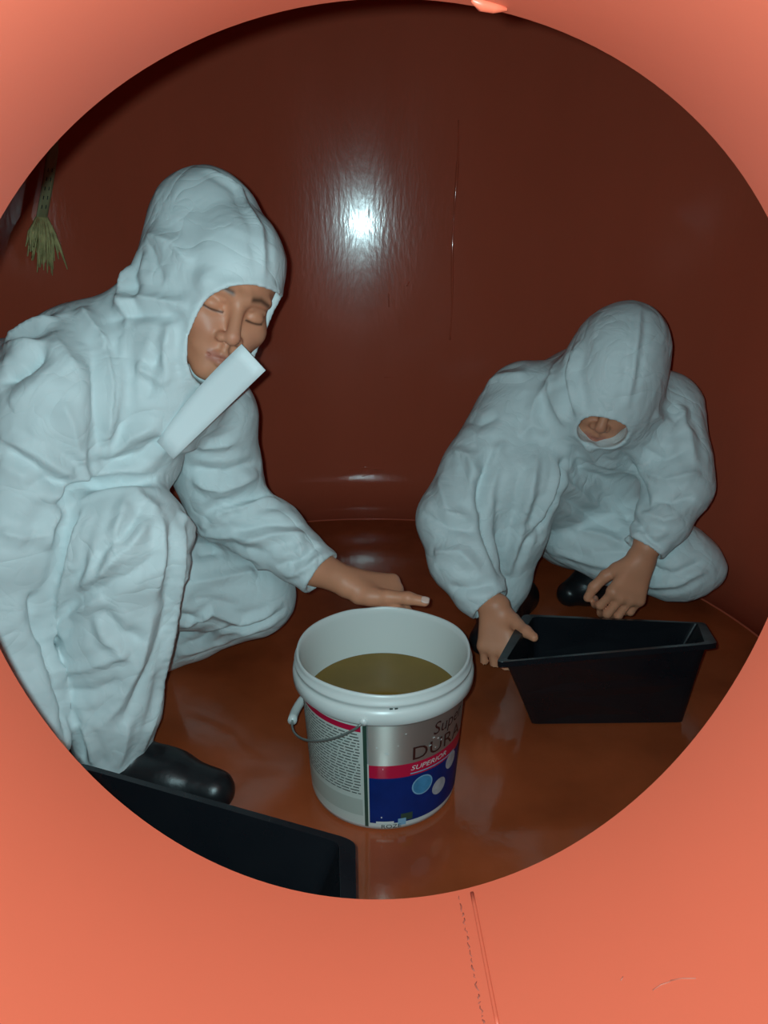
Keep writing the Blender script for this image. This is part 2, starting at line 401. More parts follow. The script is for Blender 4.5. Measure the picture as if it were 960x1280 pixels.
def folds(V, Q, spec):
    # each fold: pixel polyline laid on the cloth's visible side, half-width (m), height (m, negative = crease)
    N = vnormals(V, Q); px, py, dep = project(V)
    facing = ((V-CAM)*N).sum(1) < 0
    for pts, wd, ht in spec:
        ln = []
        for i in range(len(pts)-1):
            L = math.hypot(pts[i+1][0]-pts[i][0], pts[i+1][1]-pts[i][1]); m = max(2, int(L/5))
            for t in np.linspace(0, 1, m, endpoint=(i == len(pts)-2)):
                x = pts[i][0]+(pts[i+1][0]-pts[i][0])*t; y = pts[i][1]+(pts[i+1][1]-pts[i][1])*t
                c = facing & (np.abs(px-x) < 7) & (np.abs(py-y) < 7)
                if c.any():
                    ids = np.flatnonzero(c); ids = ids[dep[ids] < dep[ids].min()+0.02]
                    ln.append(V[ids].mean(0))
        if len(ln) < 3: continue
        ln = np.array(ln); lo = ln.min(0)-4*wd; hi = ln.max(0)+4*wd
        ids = np.flatnonzero(((V > lo) & (V < hi)).all(1))
        best = np.full(len(ids), 9.0); par = np.zeros(len(ids))
        for i in range(len(ln)-1):
            ab = ln[i+1]-ln[i]; w_ = V[ids]-ln[i]; t = np.clip((w_@ab)/max(ab@ab, 1e-9), 0, 1)
            d = np.linalg.norm(w_-t[:, None]*ab, axis=1); u = d < best; best[u] = d[u]; par[u] = (i+t[u])/(len(ln)-1)
        prof = np.exp(-np.sqrt(best**2+0.0016**2)/(wd*0.75))*1.25-0.30*np.exp(-((best-2.2*wd)/wd)**2)
        taper = np.clip(np.minimum(par, 1-par)*5, 0, 1)**0.7
        V[ids] += N[ids]*(1.3*ht*prof*taper)[:, None]
    return V
def crumple(V, Q, amp, seed, freq=16.0):
    # soft ridged creases made of warped plane waves
    r = np.random.RandomState(seed); N = vnormals(V, Q); s = np.zeros(len(V)); W = V.copy()
    for i in range(3):
        k = r.normal(size=3)*freq*0.6; W = W+0.02*np.sin(V@k+r.uniform(0, 6.28))[:, None]*r.normal(size=3)
    for i in range(7):
        k = nrm(r.normal(size=3))*freq*(1+0.5*i); m = 0.5+0.5*np.sin(V@(nrm(r.normal(size=3))*9)+r.uniform(0, 6.28))
        s += (1-np.abs(np.sin(W@k+r.uniform(0, 6.28))))**3*m/(1+0.45*i)
    return V+N*(amp*(s-s.mean()))[:, None]

# ---------------------------------------------------------------- hands and heads
def hand(f, wrist, a, n, left, curl, thumb, scale=1.0, spread=0.06, thumb_to=None):
    """a = direction of the fingers, n = back of the hand; curl = per finger three bends (radians); returns frame"""
    a = nrm(a); n = nrm(np.asarray(n)-np.dot(n, a)*a)
    t = np.cross(a, n) if left else np.cross(n, a)      # towards the thumb
    w = np.asarray(wrist, float); S = scale; tips = []
    off = (0.029, 0.010, -0.010, -0.028); bl = (0.086, 0.090, 0.085, 0.076)
    seg = ((0.041, 0.025, 0.020), (0.045, 0.028, 0.021), (0.042, 0.026, 0.020), (0.033, 0.020, 0.018)); rad = (0.0092, 0.0095, 0.0090, 0.0080)
    kn = [w+S*(a*bl[i]+t*off[i]) for i in range(4)]
    for i in range(4):
        f.cone(w+S*(t*off[i]*0.45), kn[i]-n*0.002*S, 0.0155*S, 0.0118*S, 0.014*S)
    f.cone(kn[0]-n*0.004*S, kn[3]-n*0.004*S, 0.011*S, 0.010*S, 0.010*S)
    for i in range(4):
        p = kn[i]; ang = 0; d0 = nrm(a+t*(1.5-i)*spread)
        for j in range(3):
            ang += curl[i][j]; d = math.cos(ang)*d0-math.sin(ang)*n; q = p+d*seg[i][j]*S
            r0 = rad[i]*(1-0.07*j)*S; f.cone(p, q, r0*1.04, r0*0.94, 0.004*S); p = q
        tips.append(p)
    # thumb: base on the side of the palm, pad of the palm under it
    b0 = w+S*(a*0.022+t*0.022-n*0.006)
    dirs = [nrm(a*q[0]+t*q[1]+n*q[2]) for q in thumb]; p = b0; TS = S
    if thumb_to is not None:
        T = np.asarray(thumb_to)-b0; TS = np.linalg.norm(T)/0.105; T = nrm(T); dirs = [nrm(T+n*0.12), nrm(T+n*0.02), nrm(T-n*0.16)]
    f.cone(w+S*(a*0.02+t*0.008-n*0.008), b0+dirs[0]*0.02*S, 0.017*S, 0.0155*S, 0.012*S)
    for d, L, r0, r1 in zip(dirs, (0.046, 0.033, 0.026), (0.0148, 0.0118, 0.0108), (0.0118, 0.0108, 0.0088)):
        q = p+d*L*TS; f.cone(p, q, r0*S, r1*S, 0.006*S); p = q
    tips.append(p)
    return dict(a=a, n=n, t=t, tips=tips, thumb=dirs[-1], kn=kn)
class Head:
    def __init__(s, c, fwd, upv, S=1.0):
        s.S = S
        s.c = np.asarray(c, float); s.f = nrm(fwd); s.u = nrm(np.asarray(upv)-np.dot(upv, s.f)*s.f); s.r = np.cross(s.u, s.f)
        s.R = np.array([s.r, s.f, s.u])
    def w(s, x, y, z): return s.c+(s.r*x+s.f*y+s.u*z)*s.S
    def loc(s, V): return (V-s.c)@s.R.T/s.S
def face(f, H):
    I = H.R; S = H.S; E = lambda c, r, k=0.012, sub=False: f.ell(H.w(*c), I, [q*S for q in r], k*S, sub)
    K = lambda a, b, ra, rb, k=0.01, sub=False: f.cone(H.w(*a), H.w(*b), ra*S, rb*S, k*S, sub)
    E((0, -0.008, 0.03), (0.075, 0.092, 0.084)); E((0, 0.028, -0.040), (0.064, 0.060, 0.082), 0.02)
    for q in (-1, 1):
        K((q*0.052, 0.002, -0.062), (q*0.014, 0.064, -0.108), 0.020, 0.019, 0.022)
        E((q*0.040, 0.056, -0.042), (0.024, 0.024, 0.022), 0.02)
        K((q*0.044, 0.071, 0.008), (q*0.012, 0.083, 0.006), 0.008, 0.009, 0.014)
        K((q*0.026, 0.075, -0.058), (q*0.030, 0.070, -0.080), 0.011, 0.010, 0.018)
    K((-0.010, 0.068, -0.110), (0.010, 0.068, -0.110), 0.018, 0.018, 0.016)
    E((0, 0.074, -0.086), (0.026, 0.014, 0.020), 0.014)
    for q in (-1, 1):
        E((q*0.032, 0.094, -0.016), (0.017, 0.015, 0.011), 0.012, True)
        E((q*0.032, 0.0705, -0.017), (0.0165, 0.0125, 0.0115), 0.003)
        K((q*0.046, 0.069, -0.0205), (q*0.020, 0.0815, -0.0225), 0.0022, 0.0024, 0.002)
        K((q*0.048, 0.066, -0.008), (q*0.022, 0.080, -0.006), 0.0032, 0.0035, 0.005)
    K((0, 0.083, 0.000), (0, 0.104, -0.046), 0.0075, 0.0105, 0.012)
    E((0, 0.1045, -0.052), (0.0115, 0.0110, 0.0105), 0.006)
    for q in (-1, 1):
        E((q*0.0135, 0.094, -0.056), (0.0080, 0.0115, 0.0080), 0.005)
        E((q*0.0065, 0.101, -0.0655), (0.0040, 0.0055, 0.0040), 0.003, True)
    K((0, 0.091, -0.068), (0, 0.092, -0.078), 0.004, 0.004, 0.010)
    for q in (-1, 1):
        K((q*0.022, 0.0800, -0.0875), (q*0.004, 0.0930, -0.0815), 0.0034, 0.0048, 0.004)
        K((q*0.021, 0.0800, -0.0895), (q*0.003, 0.0915, -0.0945), 0.0034, 0.0058, 0.004)
    K((-0.022, 0.0860, -0.0880), (0.022, 0.0860, -0.0880), 0.0012, 0.0012, 0.003, True)
def paint(o, V, heads):
    tone = np.tile(np.array([0.64, 0.265, 0.150]), (len(V), 1))
    ns = np.sin(V@np.array([61, 33, 47]))*np.sin(V@np.array([-29, 71, 53])); tone *= (1+0.05*ns)[:, None]
    for H in heads:
        L = H.loc(V); x, y, z = np.abs(L[:, 0]), L[:, 1], L[:, 2]; fr = y > 0.05
        def blend(wt, col):
            wt = np.clip(wt, 0, 1)[:, None]; tone[:] = tone*(1-wt)+np.array(col)*wt
        cheek = np.exp(-((x-0.038)/0.02)**2-((z+0.05)/0.02)**2)*fr; blend(cheek*0.45, (0.62, 0.24, 0.15))
        nose = np.exp(-(x/0.014)**2-((z+0.05)/0.014)**2)*fr; blend(nose*0.5, (0.64, 0.25, 0.16))
        bz = 0.0115-0.05*(x-0.03)**2*20+np.where(x > 0.03, -(x-0.03)*0.30, -(0.03-x)*0.16)
        brow = np.exp(-((z-bz)/0.0042)**2)*np.clip((x-0.011)/0.005, 0, 1)*np.clip((0.056-x)/0.01, 0, 1)*fr; blend(brow*0.85, (0.035, 0.018, 0.012))
        lz = -0.0225-0.0022*np.cos((x-0.032)*90); lash = np.exp(-((z-lz)/0.0019)**2)*(x > 0.0175)*(x < 0.048)*fr; blend(lash*0.9, (0.03, 0.015, 0.010))
        lip = (np.exp(-((z+0.0880)/0.0085)**4))*np.clip((0.025-x)/0.004, 0, 1)*fr; blend(lip*0.7, (0.46, 0.14, 0.11))
        st = np.exp(-((z+0.0885)/0.03)**2-(np.maximum(x-0.0, 0)/0.04)**2)*(y > 0.06); blend(st*0.12, (0.25, 0.12, 0.08))
    at = o.data.color_attributes.new('tone', 'FLOAT_COLOR', 'POINT')
    at.data.foreach_set('color', np.c_[tone, np.ones(len(tone))].astype(np.float32).ravel())
def hood_open(f, H, x0, z0, a, b, rim=0.005, lobe=0.0):
    """cut the face opening through the hood and roll its elastic edge"""
    def dop(x, y, z):
        d = [x-H.c[0], y-H.c[1], z-H.c[2]]
        lx = d[0]*H.r[0]+d[1]*H.r[1]+d[2]*H.r[2]; ly = d[0]*H.f[0]+d[1]*H.f[1]+d[2]*H.f[2]; lz = d[0]*H.u[0]+d[1]*H.u[1]+d[2]*H.u[2]
        q = (np.abs((lx-x0)/a)**2.4+np.abs((lz-z0)/b)**2.4)**(1/2.4)
        return np.maximum((q-1)*min(a, b), 0.02-ly)
    sl, g = f.box(H.c-0.2, H.c+0.2, 0.0); d = dop(*g); old = f.v[sl].copy()
    cut = np.maximum(old, -d)
    edge = np.sqrt(d*d+(old+0.001)**2)-rim
    f.v[sl] = smin(cut, edge, 0.006)
def nail(H, mat_, parent, tipi, roll=None):
    # small convex plate on the back of a thumb tip
    tip = H['tips'][tipi]; d = H['thumb']; nn = nrm(roll-np.dot(roll, d)*d); s = np.cross(d, nn)
    V = []; n1, n2 = 6, 6
    for i in range(n1+1):
        for j in range(n2+1):
            u = i/n1-0.5; v_ = j/n2-0.5; wd = 0.0125*math.sqrt(max(0.15, 1-(abs(u)*1.6)**3))
            V.append(tip+d*(u*0.014+0.001)+s*(v_*wd)+nn*(0.0094-8.0*(v_*wd)**2*3-0.0010*u))
    Fc = [(i*(n2+1)+j, i*(n2+1)+j+1, (i+1)*(n2+1)+j+1, (i+1)*(n2+1)+j) for i in range(n1) for j in range(n2)]
    o = pyobj('fingernail', V, Fc, mat_, parent); solid(o, 0.0012, 0); return o
def boot(name, parent, heel, toe, ankle, top, r=0.043):
    heel, toe, ankle, top = [np.asarray(q, float) for q in (heel, toe, ankle, top)]
    al = np.array([heel, toe, ankle, top]); lo = al.min(0)-0.09; hi = al.max(0)+0.09
    f = Field(*[np.arange(lo[i], hi[i], 0.005) for i in range(3)])
    mid = heel+(toe-heel)*0.62
    f.cone(heel, mid, r*0.95, r*1.02, 0.02); f.cone(mid, toe, r*1.02, r*0.80, 0.02)
    f.cone(ankle, mid, r*1.15, r*0.8, 0.03); f.cone(heel, ankle, r*0.95, r*1.15, 0.02); f.cone(ankle, top, r*1.12, r*1.3, 0.02)
    V, Q = f.mesh(); V = relax(V, Q, 2); V = crumple(V, Q, 0.0015, 5, 22)
    return fast_mesh(name, V, Q, M_boot, parent)
def keep_in(V):                       # cloth rests on the floor and against the tank wall
    V[:, 2] = np.maximum(V[:, 2], 0.004); d = V[:, :2]-TC; r = np.linalg.norm(d, axis=1); g = np.minimum(1, (TR-0.012)/np.maximum(r, 1e-6))
    V[:, :2] = TC+d*g[:, None]; return V
def lift(pts): return [P(x, y, Y) for x, y, Y in pts]

# ---------------------------------------------------------------- bucket of murky liquid
BX = PZ(479, 985, 0.0)[0]; BC = np.array([0.031, 1.062, 0.0]); BH = 0.257
bucket = thing('paint_bucket', 'white plastic paint bucket with blue and silver label, half full of murky liquid', 'bucket', BC)
def body_r(z): return 0.1195+(0.1305-0.1195)*z/0.215
prof = [(0.02, 0.002), (0.105, 0.002), (0.112, 0.0), (0.1185, 0.003), (body_r(0.01), 0.010), (body_r(0.205), 0.205), (0.139, 0.207), (0.1435, 0.212), (0.1435, 0.226), (0.1405, 0.231), (0.1385, 0.233),
        (0.1385, 0.238), (0.1405, 0.240), (0.1405, 0.244), (0.1380, 0.246), (0.1375, 0.2525), (0.1365, 0.2565), (0.1345, 0.2575), (0.1325, 0.2555), (0.1322, 0.245), (0.1265, 0.18), (0.116, 0.006), (0.02, 0.006)]
V, Fc = lathe(prof, 128)
Fc.append(tuple(range(128))[::-1]); Fc.append(tuple((len(prof)-1)*128+k for k in range(128)))
# the lip of the bucket is a little out of true
V2 = []
for x, y, z in V:
    if z > 0.243:
        a = math.atan2(y, x); z += (0.0012*math.sin(3*a+1)+0.0010*math.sin(5*a)-0.0022*math.exp(-((a-1.75)/0.16)**2))*min(1, (z-0.243)/0.012)
    V2.append((x+BC[0], y+BC[1], z))
bshell = pyobj('shell', V2, Fc, M_plastic, bucket)
V, Fc = lathe([(0.1262, 0.1690), (0.1245, 0.1705), (0.122, 0.1702), (0.06, 0.170), (0.004, 0.170)], 96)
Fc.append(tuple(range(4*96, 5*96)))
pyobj('liquid', [(x+BC[0], y+BC[1], z) for x, y, z in V], Fc, M_liquid, bucket)
def on_bucket(th, z, lift_=0.0006):        # th in degrees from the side facing the manhole, positive to the right
    r = body_r(z)+lift_; a = math.radians(th); return (BC[0]+r*math.sin(a), BC[1]-r*math.cos(a), z)
def band(name, t0, t1, z0, z1, m, lift_=0.0006, n=40, th=0.0004):
    V = [on_bucket(t0+(t1-t0)*i/n, z, lift_) for z in (z0, z1) for i in range(n+1)]
    o = pyobj(name, V, [(i, i+1, n+2+i, n+1+i) for i in range(n)], m, bucket); return o
band('back_panel', -112, -15.2, 0.012, 0.2045, M_panel)
band('panel_stripe', -100, -16.5, 0.187, 0.197, M_redl, 0.0009)
band('divider_line', -15.2, -12.6, 0.008, 0.2045, M_green, 0.0008, 4)
band('panel_border', -12.6, -11.6, 0.012, 0.13, M_panel, 0.0008, 3)
band('panel_block', -88, -16.5, 0.028, 0.060, M_panel2, 0.0009)
band('silver_band', -11.6, 120, 0.128, 0.2045, M_silver)
band('crimson_stripe', -11.6, 120, 0.104, 0.128, M_redl)
band('blue_panel', -11.6, 120, 0.016, 0.104, M_blue)
rnd = random.Random(3); z = 0.181
for k in range(21):                         # lines of print too small to read
    t = -92.0+rnd.uniform(0, 3)
    V = []; Fq = []
    while t < -18.0:
        L = rnd.uniform(2.0, 7.0); e = min(t+L, -17.5); o = len(V); m = 4
        for zz in (z, z+0.0019):
            for i in range(m+1): V.append(on_bucket(t+(e-t)*i/m, zz, 0.0011))
        Fq += [(o+i, o+i+1, o+m+2+i, o+m+1+i) for i in range(m)]; t = e+rnd.uniform(0.7, 1.3)
    pyobj('print_line', V, Fq, M_ink, bucket); z -= 0.00555
def lettering(name, txt, th, z, h, m, shear=0.0, lift_=0.0013, sx=1.0):
    cu = bpy.data.curves.new('letters', 'FONT'); cu.body = txt; cu.size = h/0.7; cu.shear = shear; cu.resolution_u = 3
    tmp = bpy.data.objects.new('letters', cu); C.objects.link(tmp); bpy.context.view_layer.update()
    me = bpy.data.meshes.new_from_object(tmp.evaluated_get(bpy.context.evaluated_depsgraph_get()))
    bpy.data.objects.remove(tmp, do_unlink=True); bpy.data.curves.remove(cu)
    bm = bmesh.new(); bm.from_mesh(me); bpy.data.meshes.remove(me)
    bmesh.ops.triangulate(bm, faces=bm.faces)
    bmesh.ops.subdivide_edges(bm, edges=[e for e in bm.edges if e.calc_length() > h*0.35], cuts=2)
    for v in bm.verts:
        zz = z+v.co.y; v.co = Vector(on_bucket(th+math.degrees(v.co.x*sx/body_r(z)), zz, lift_))
    me = bpy.data.meshes.new(name); bm.to_mesh(me); bm.free()
    return link(name, me, m, bucket, smooth=False)
lettering('lettering', 'DURA', 17, 0.1335, 0.024, M_inkred, sx=1.15)
lettering('lettering', 'Super', 33, 0.167, 0.022, M_inkred, 0.15)
lettering('lettering', 'SUPERIOR', 17, 0.1145, 0.0085, M_plastic, 0.25, sx=1.25)
band('small_print', 17, 60, 0.1075, 0.1095, M_ring, 0.0012)
def disc(name, th, z, r, m, lift_, n=28, r0=0.0):
    V = []; Fq = []
    for i in range(n):
        a = 2*math.pi*i/n
        for rr in (r0, r): V.append(on_bucket(th+math.degrees(rr*math.cos(a)/body_r(z)), z+rr*math.sin(a), lift_))
    for i in range(n): j = (i+1) % n; Fq.append((2*i, 2*i+1, 2*j+1, 2*j))
    return pyobj(name, V, Fq, m, bucket)
disc('badge', 27, 0.0805, 0.0165, M_cyan, 0.0010, r0=0.0002); disc('badge_ring', 27, 0.0805, 0.0182, M_ring, 0.0013, r0=0.0160)
disc('badge', 43, 0.060, 0.0150, M_grey, 0.0010, r0=0.0002); disc('badge', 56, 0.093, 0.0150, M_grey, 0.0010, r0=0.0002)
band('white_tag', -7, 6, 0.0155, 0.020, M_plastic, 0.0010, 8); lettering('lettering', 'ROZE', -3.5, 0.0065, 0.0075, M_ink, sx=1.15)
band('green_patch', 11, 20, 0.019, 0.033, M_green, 0.0011, 6); band('blue_patch', 9, 15, 0.011, 0.024, M_ring, 0.0013, 6)
for th, z, a, b in ((1, 0.1515, 3.4, 0.0052), (-6, 0.163, 1.5, 0.004), (8, 0.165, 1.0, 0.0022), (34, 0.163, 2.2, 0.0022), (38, 0.158, 1.6, 0.0026), (31, 0.151, 2.6, 0.0022), (41, 0.152, 1.2, 0.0030), (36, 0.143, 1.0, 0.0022), (-3, 0.029, 0.9, 0.0030), (-2, 0.123, 0.6, 0.0030), (13, 0.185, 1.4, 0.0015)):
    V = []; m = 9
    for i in range(m):
        q = 2*math.pi*i/m; s_ = rnd.uniform(0.65, 1.15); V.append(on_bucket(th+0.55*a*math.cos(q)*s_, z+0.55*b*math.sin(q)*s_, 0.0018))
    pyobj('paint_fleck', V, [tuple(range(m))], M_plastic, bucket)
# wire bail hanging down on the side towards the first worker, with its hand grip
e0 = -13.0; wire = []
for i in range(41):
    s_ = i/40; th = e0-(180)*s_; zz = 0.217-0.098*math.sin(math.pi*s_)**0.8; r = 0.1450+0.004*math.sin(math.pi*s_)
    a = math.radians(th); wire.append((BC[0]+r*math.sin(a), BC[1]-r*math.cos(a), zz))
bail = tube('bail', wire, 0.0020, M_wire, bucket, n=8)
tube('hand_grip', [np.array(wire[i]) for i in range(17, 24)], 0.0075, M_plastic, bucket, n=12)
for th in (e0, e0-180):
    a = math.radians(th); d = np.array([math.sin(a), -math.cos(a), 0]); c = BC+np.array([0, 0, 0.217])
    tube('ear', [c+d*0.1405, c+d*0.147], [0.0065, 0.0055], M_plastic, bucket, n=12)
for th, zz in ((3, 0.2365), (6, 0.2365)):
    a = math.radians(th); d = np.array([math.sin(a), -math.cos(a), 0]); s2 = np.array([math.cos(a), math.sin(a), 0]); c = BC+np.array([0, 0, zz])+d*0.1388
    tube('dirt_speck', [c-s2*0.0024, c+s2*0.0022], [0.0014, 0.0010], M_ink, bucket, n=6)

# ---------------------------------------------------------------- black plastic trays
def tray(label, corners_rim, corners_base, t=0.004):
    """corner order: near-left, near-right, far-right, far-left"""
    R = [np.asarray(c, float) for c in corners_rim]; B = [np.asarray(c, float) for c in corners_base]
    base = sum(B)/4
    root = thing('plastic_tray', label, 'tray', base)
    def rounded(Q, r=0.08, m=5):
        out = []
        for i in range(4):
            p, a, b = Q[i], Q[i-1], Q[(i+1) % 4]
            for k in range(m+1):
                s_ = k/m; s0 = p+(a-p)*r*(1-s_)**2*0.6; out.append(s0+(b-p)*r*0.6*s_**2)
        return out
    cR = sum(R)/4; nrmz = nrm(np.cross(R[1]-R[0], R[3]-R[0]))
    outR = rounded(R); outB = rounded(B); m = len(outR)
    lip = [p+nrm(p-cR)*0.014 for p in outR]; lipd = [p-nrmz*0.010 for p in lip]
    inR = [p-nrm(p-cR)*t for p in outR]; inB = [q-nrm(q-base)*t*1.5+nrmz*t for q in outB]
    ringsv = [outB, [b+(r-b)*0.5 for b, r in zip(outB, outR)], [p-nrmz*0.004 for p in outR], [p-nrmz*0.004 for p in lip], lipd, [p+nrm(p-cR)*0.002 for p in lipd], [p+nrm(p-cR)*0.002 for p in lip], outR, inR, [b+(r-b)*0.5 for b, r in zip(inB, inR)], inB]
    V = [p for rg in ringsv for p in rg]; Fc = []
    for j in range(len(ringsv)-1):
        for k in range(m): Fc.append((j*m+k, j*m+(k+1) % m, (j+1)*m+(k+1) % m, (j+1)*m+k))
    Fc.append(tuple(range(m))[::-1]); Fc.append(tuple((len(ringsv)-1)*m+k for k in range(m)))
    o = pyobj('basin', V, Fc, M_tray, root, smooth=False)
    md = o.modifiers.new('round', 'BEVEL'); md.width = 0.003; md.segments = 2; md.limit_method = 'ANGLE'
    return root, R, nrmz
# tray of the kneeling worker by the wall, front face towards the manhole
trB = [PZ(664, 905, 0.004), PZ(854, 903, 0.004)]
rimF = [P(630, 826, 1.135), P(884, 803, 1.165)]
dirY = np.array([0.05, 1, 0.0])
tr2, R2, n2 = tray('black plastic tray with sloping sides held by the worker with bowed head',
    [rimF[0], rimF[1], P(874, 779, 1.335), P(664, 770, 1.325)],
    [trB[0], trB[1], trB[1]+dirY*0.12, trB[0]+dirY*0.12+np.array([0.02, 0, 0])])
# tray by the boot of the nearer worker
fr = P(428, 1052, 0.752); fl_ = P(282, 1008, 0.815); dx = nrm(fl_-fr); dx[2] = 0; dx = nrm(dx); dn = np.array([dx[1], -dx[0], 0.0])
dn = dn if dn[1] < 0 else -dn
zr = fr[2]; c_fr = fr; c_fl = fr+dx*0.40; c_nr = PZ(431, 1215, zr); c_nl = c_fl+dn*0.215
for c in (c_fl, c_nr, c_nl): c[2] = zr
def sh(p, q): r = p+q; r = r.copy(); r[2] = 0.004; return r
tr1, R1, n1 = tray('black plastic tray on the floor beside the boot of the worker at the bucket',
    [c_nl, c_nr, c_fr, c_fl], [sh(c_nl, -dx*0.045-dn*0.035), sh(c_nr, dx*0.045-dn*0.035), sh(c_fr, dx*0.045+dn*0.035), sh(c_fl, -dx*0.045+dn*0.035)])

# ---------------------------------------------------------------- nearer worker (left), one knee up, hand on the bucket
def person(label, base):
    return thing('person', label, 'person', base, 'workers in white coveralls')
pl = person('worker in white hooded coverall crouching with one hand on the paint bucket', P(140, 965, 1.05)*np.array([1, 1, 0]))
fL = nrm((0.42, 0.46, -0.783)); uL = nrm((0.38, -0.85, -0.30)); SL = 0.94
HL = Head(PD(303, 371, 1.055)-cw(fL)*0.088*SL-cw(uL)*0.008*SL, cw(fL), cw(uL), SL)
h0 = 0.0040
f = Field(np.arange(-0.93, 0.02, h0), np.arange(0.82, 1.62, h0), np.arange(0.0, 1.03, h0))
c = lambda *q, k=0.03: f.chain(lift([a[:3] for a in q]), [a[3] for a in q], k)
c((-70, 740, 1.26, .165), (0, 600, 1.24, .155), (20, 545, 1.24, .145), (110, 500, 1.22, .112), (165, 445, 1.20, .080), k=.05)
c((150, 480, 1.19, .105), (150, 560, 1.17, .085), (90, 620, 1.19, .115), k=.05)
c((75, 495, 1.10, .082), (5, 680, 1.03, .072), (-5, 760, 1.01, .066), (25, 860, .98, .055), (50, 925, .96, .044), k=.025)   # right sleeve
c((105, 470, 1.17, .10), (72, 500, 1.11, .085), k=.05)
c((-45, 745, 1.24, .14), (70, 715, 1.13, .098), (160, 678, 1.075, .090), k=.03)      # right thigh, knee up
c((163, 676, 1.072, .088), (150, 790, 1.065, .080), (142, 880, 1.055, .072), (140, 945, 1.05, .060), k=.02)
c((40, 790, 1.17, .095), (120, 800, 1.12, .062), k=.05)
c((150, 730, 1.28, .10), (225, 725, 1.33, .088), (316, 742, 1.38, .084), k=.03)      # left leg, knee lowered
c((314, 746, 1.385, .080), (240, 782, 1.42, .068), (150, 820, 1.44, .070), k=.02)
c((190, 480, 1.25, .10), (262, 520, 1.30, .078), (272, 590, 1.325, .076), (282, 630, 1.325, .068), (340, 668, 1.285, .058), (375, 696, 1.255, .046), (392, 709, 1.240, .037), (404, 719, 1.230, .039), (410, 724, 1.226, .041), k=.02)   # left sleeve
f.cuff(P(402, 717, 1.232), P(410, 724, 1.226)-P(375, 696, 1.255), .040)
# hood and its drape to the shoulders
f.ell(HL.w(-0.003, -0.014, 0.030), HL.R, (0.079, 0.096, 0.087), 0.02)
f.ell(PD(257, 299, 1.14), [rt, up, fw], (0.088, 0.104, 0.085), 0.02)
f.ell(HL.w(-0.040, -0.050, 0.010), HL.R, (0.052, 0.062, 0.090), 0.03)
f.ell(HL.w(-0.010, 0.008, -0.055), HL.R, (0.068, 0.072, 0.088), 0.03)
c((238, 350, 1.185, .078), (205, 410, 1.19, .080), (160, 455, 1.2, .085), k=.03)
f.cone(HL.w(-0.05, 0.03, -0.11), P(190, 520, 1.13), 0.050, 0.060, 0.04)
f.cone(HL.w(0.02, 0.0, -0.13), P(230, 500, 1.2), 0.05, 0.060, 0.04)
def skull_cap(H, g):                  # cloth lies a little off the head everywhere
    S = H.S
    f.ell(H.w(0, -0.008, 0.03), H.R, [(q+g)*S for q in (0.075, 0.092, 0.084)], 0.01); f.ell(H.w(0, 0.028, -0.040), H.R, [(q+g)*S for q in (0.064, 0.060, 0.082)], 0.02)
    for q in (-1, 1): f.cone(H.w(q*0.046, 0.069, 0.010), H.w(q*0.012, 0.083, 0.008), (0.009+g)*S, (0.009+g)*S, 0.012); f.ell(H.w(q*0.040, 0.056, -0.042), H.R, [(q_+g)*S for q_ in (0.024, 0.024, 0.022)], 0.01)
skull_cap(HL, 0.008)
hood_open(f, HL, 0.030*SL, -0.058*SL, 0.088*SL, 0.092*SL, 0.0042)
V, Q = f.mesh(); V = relax(V, Q, 2)
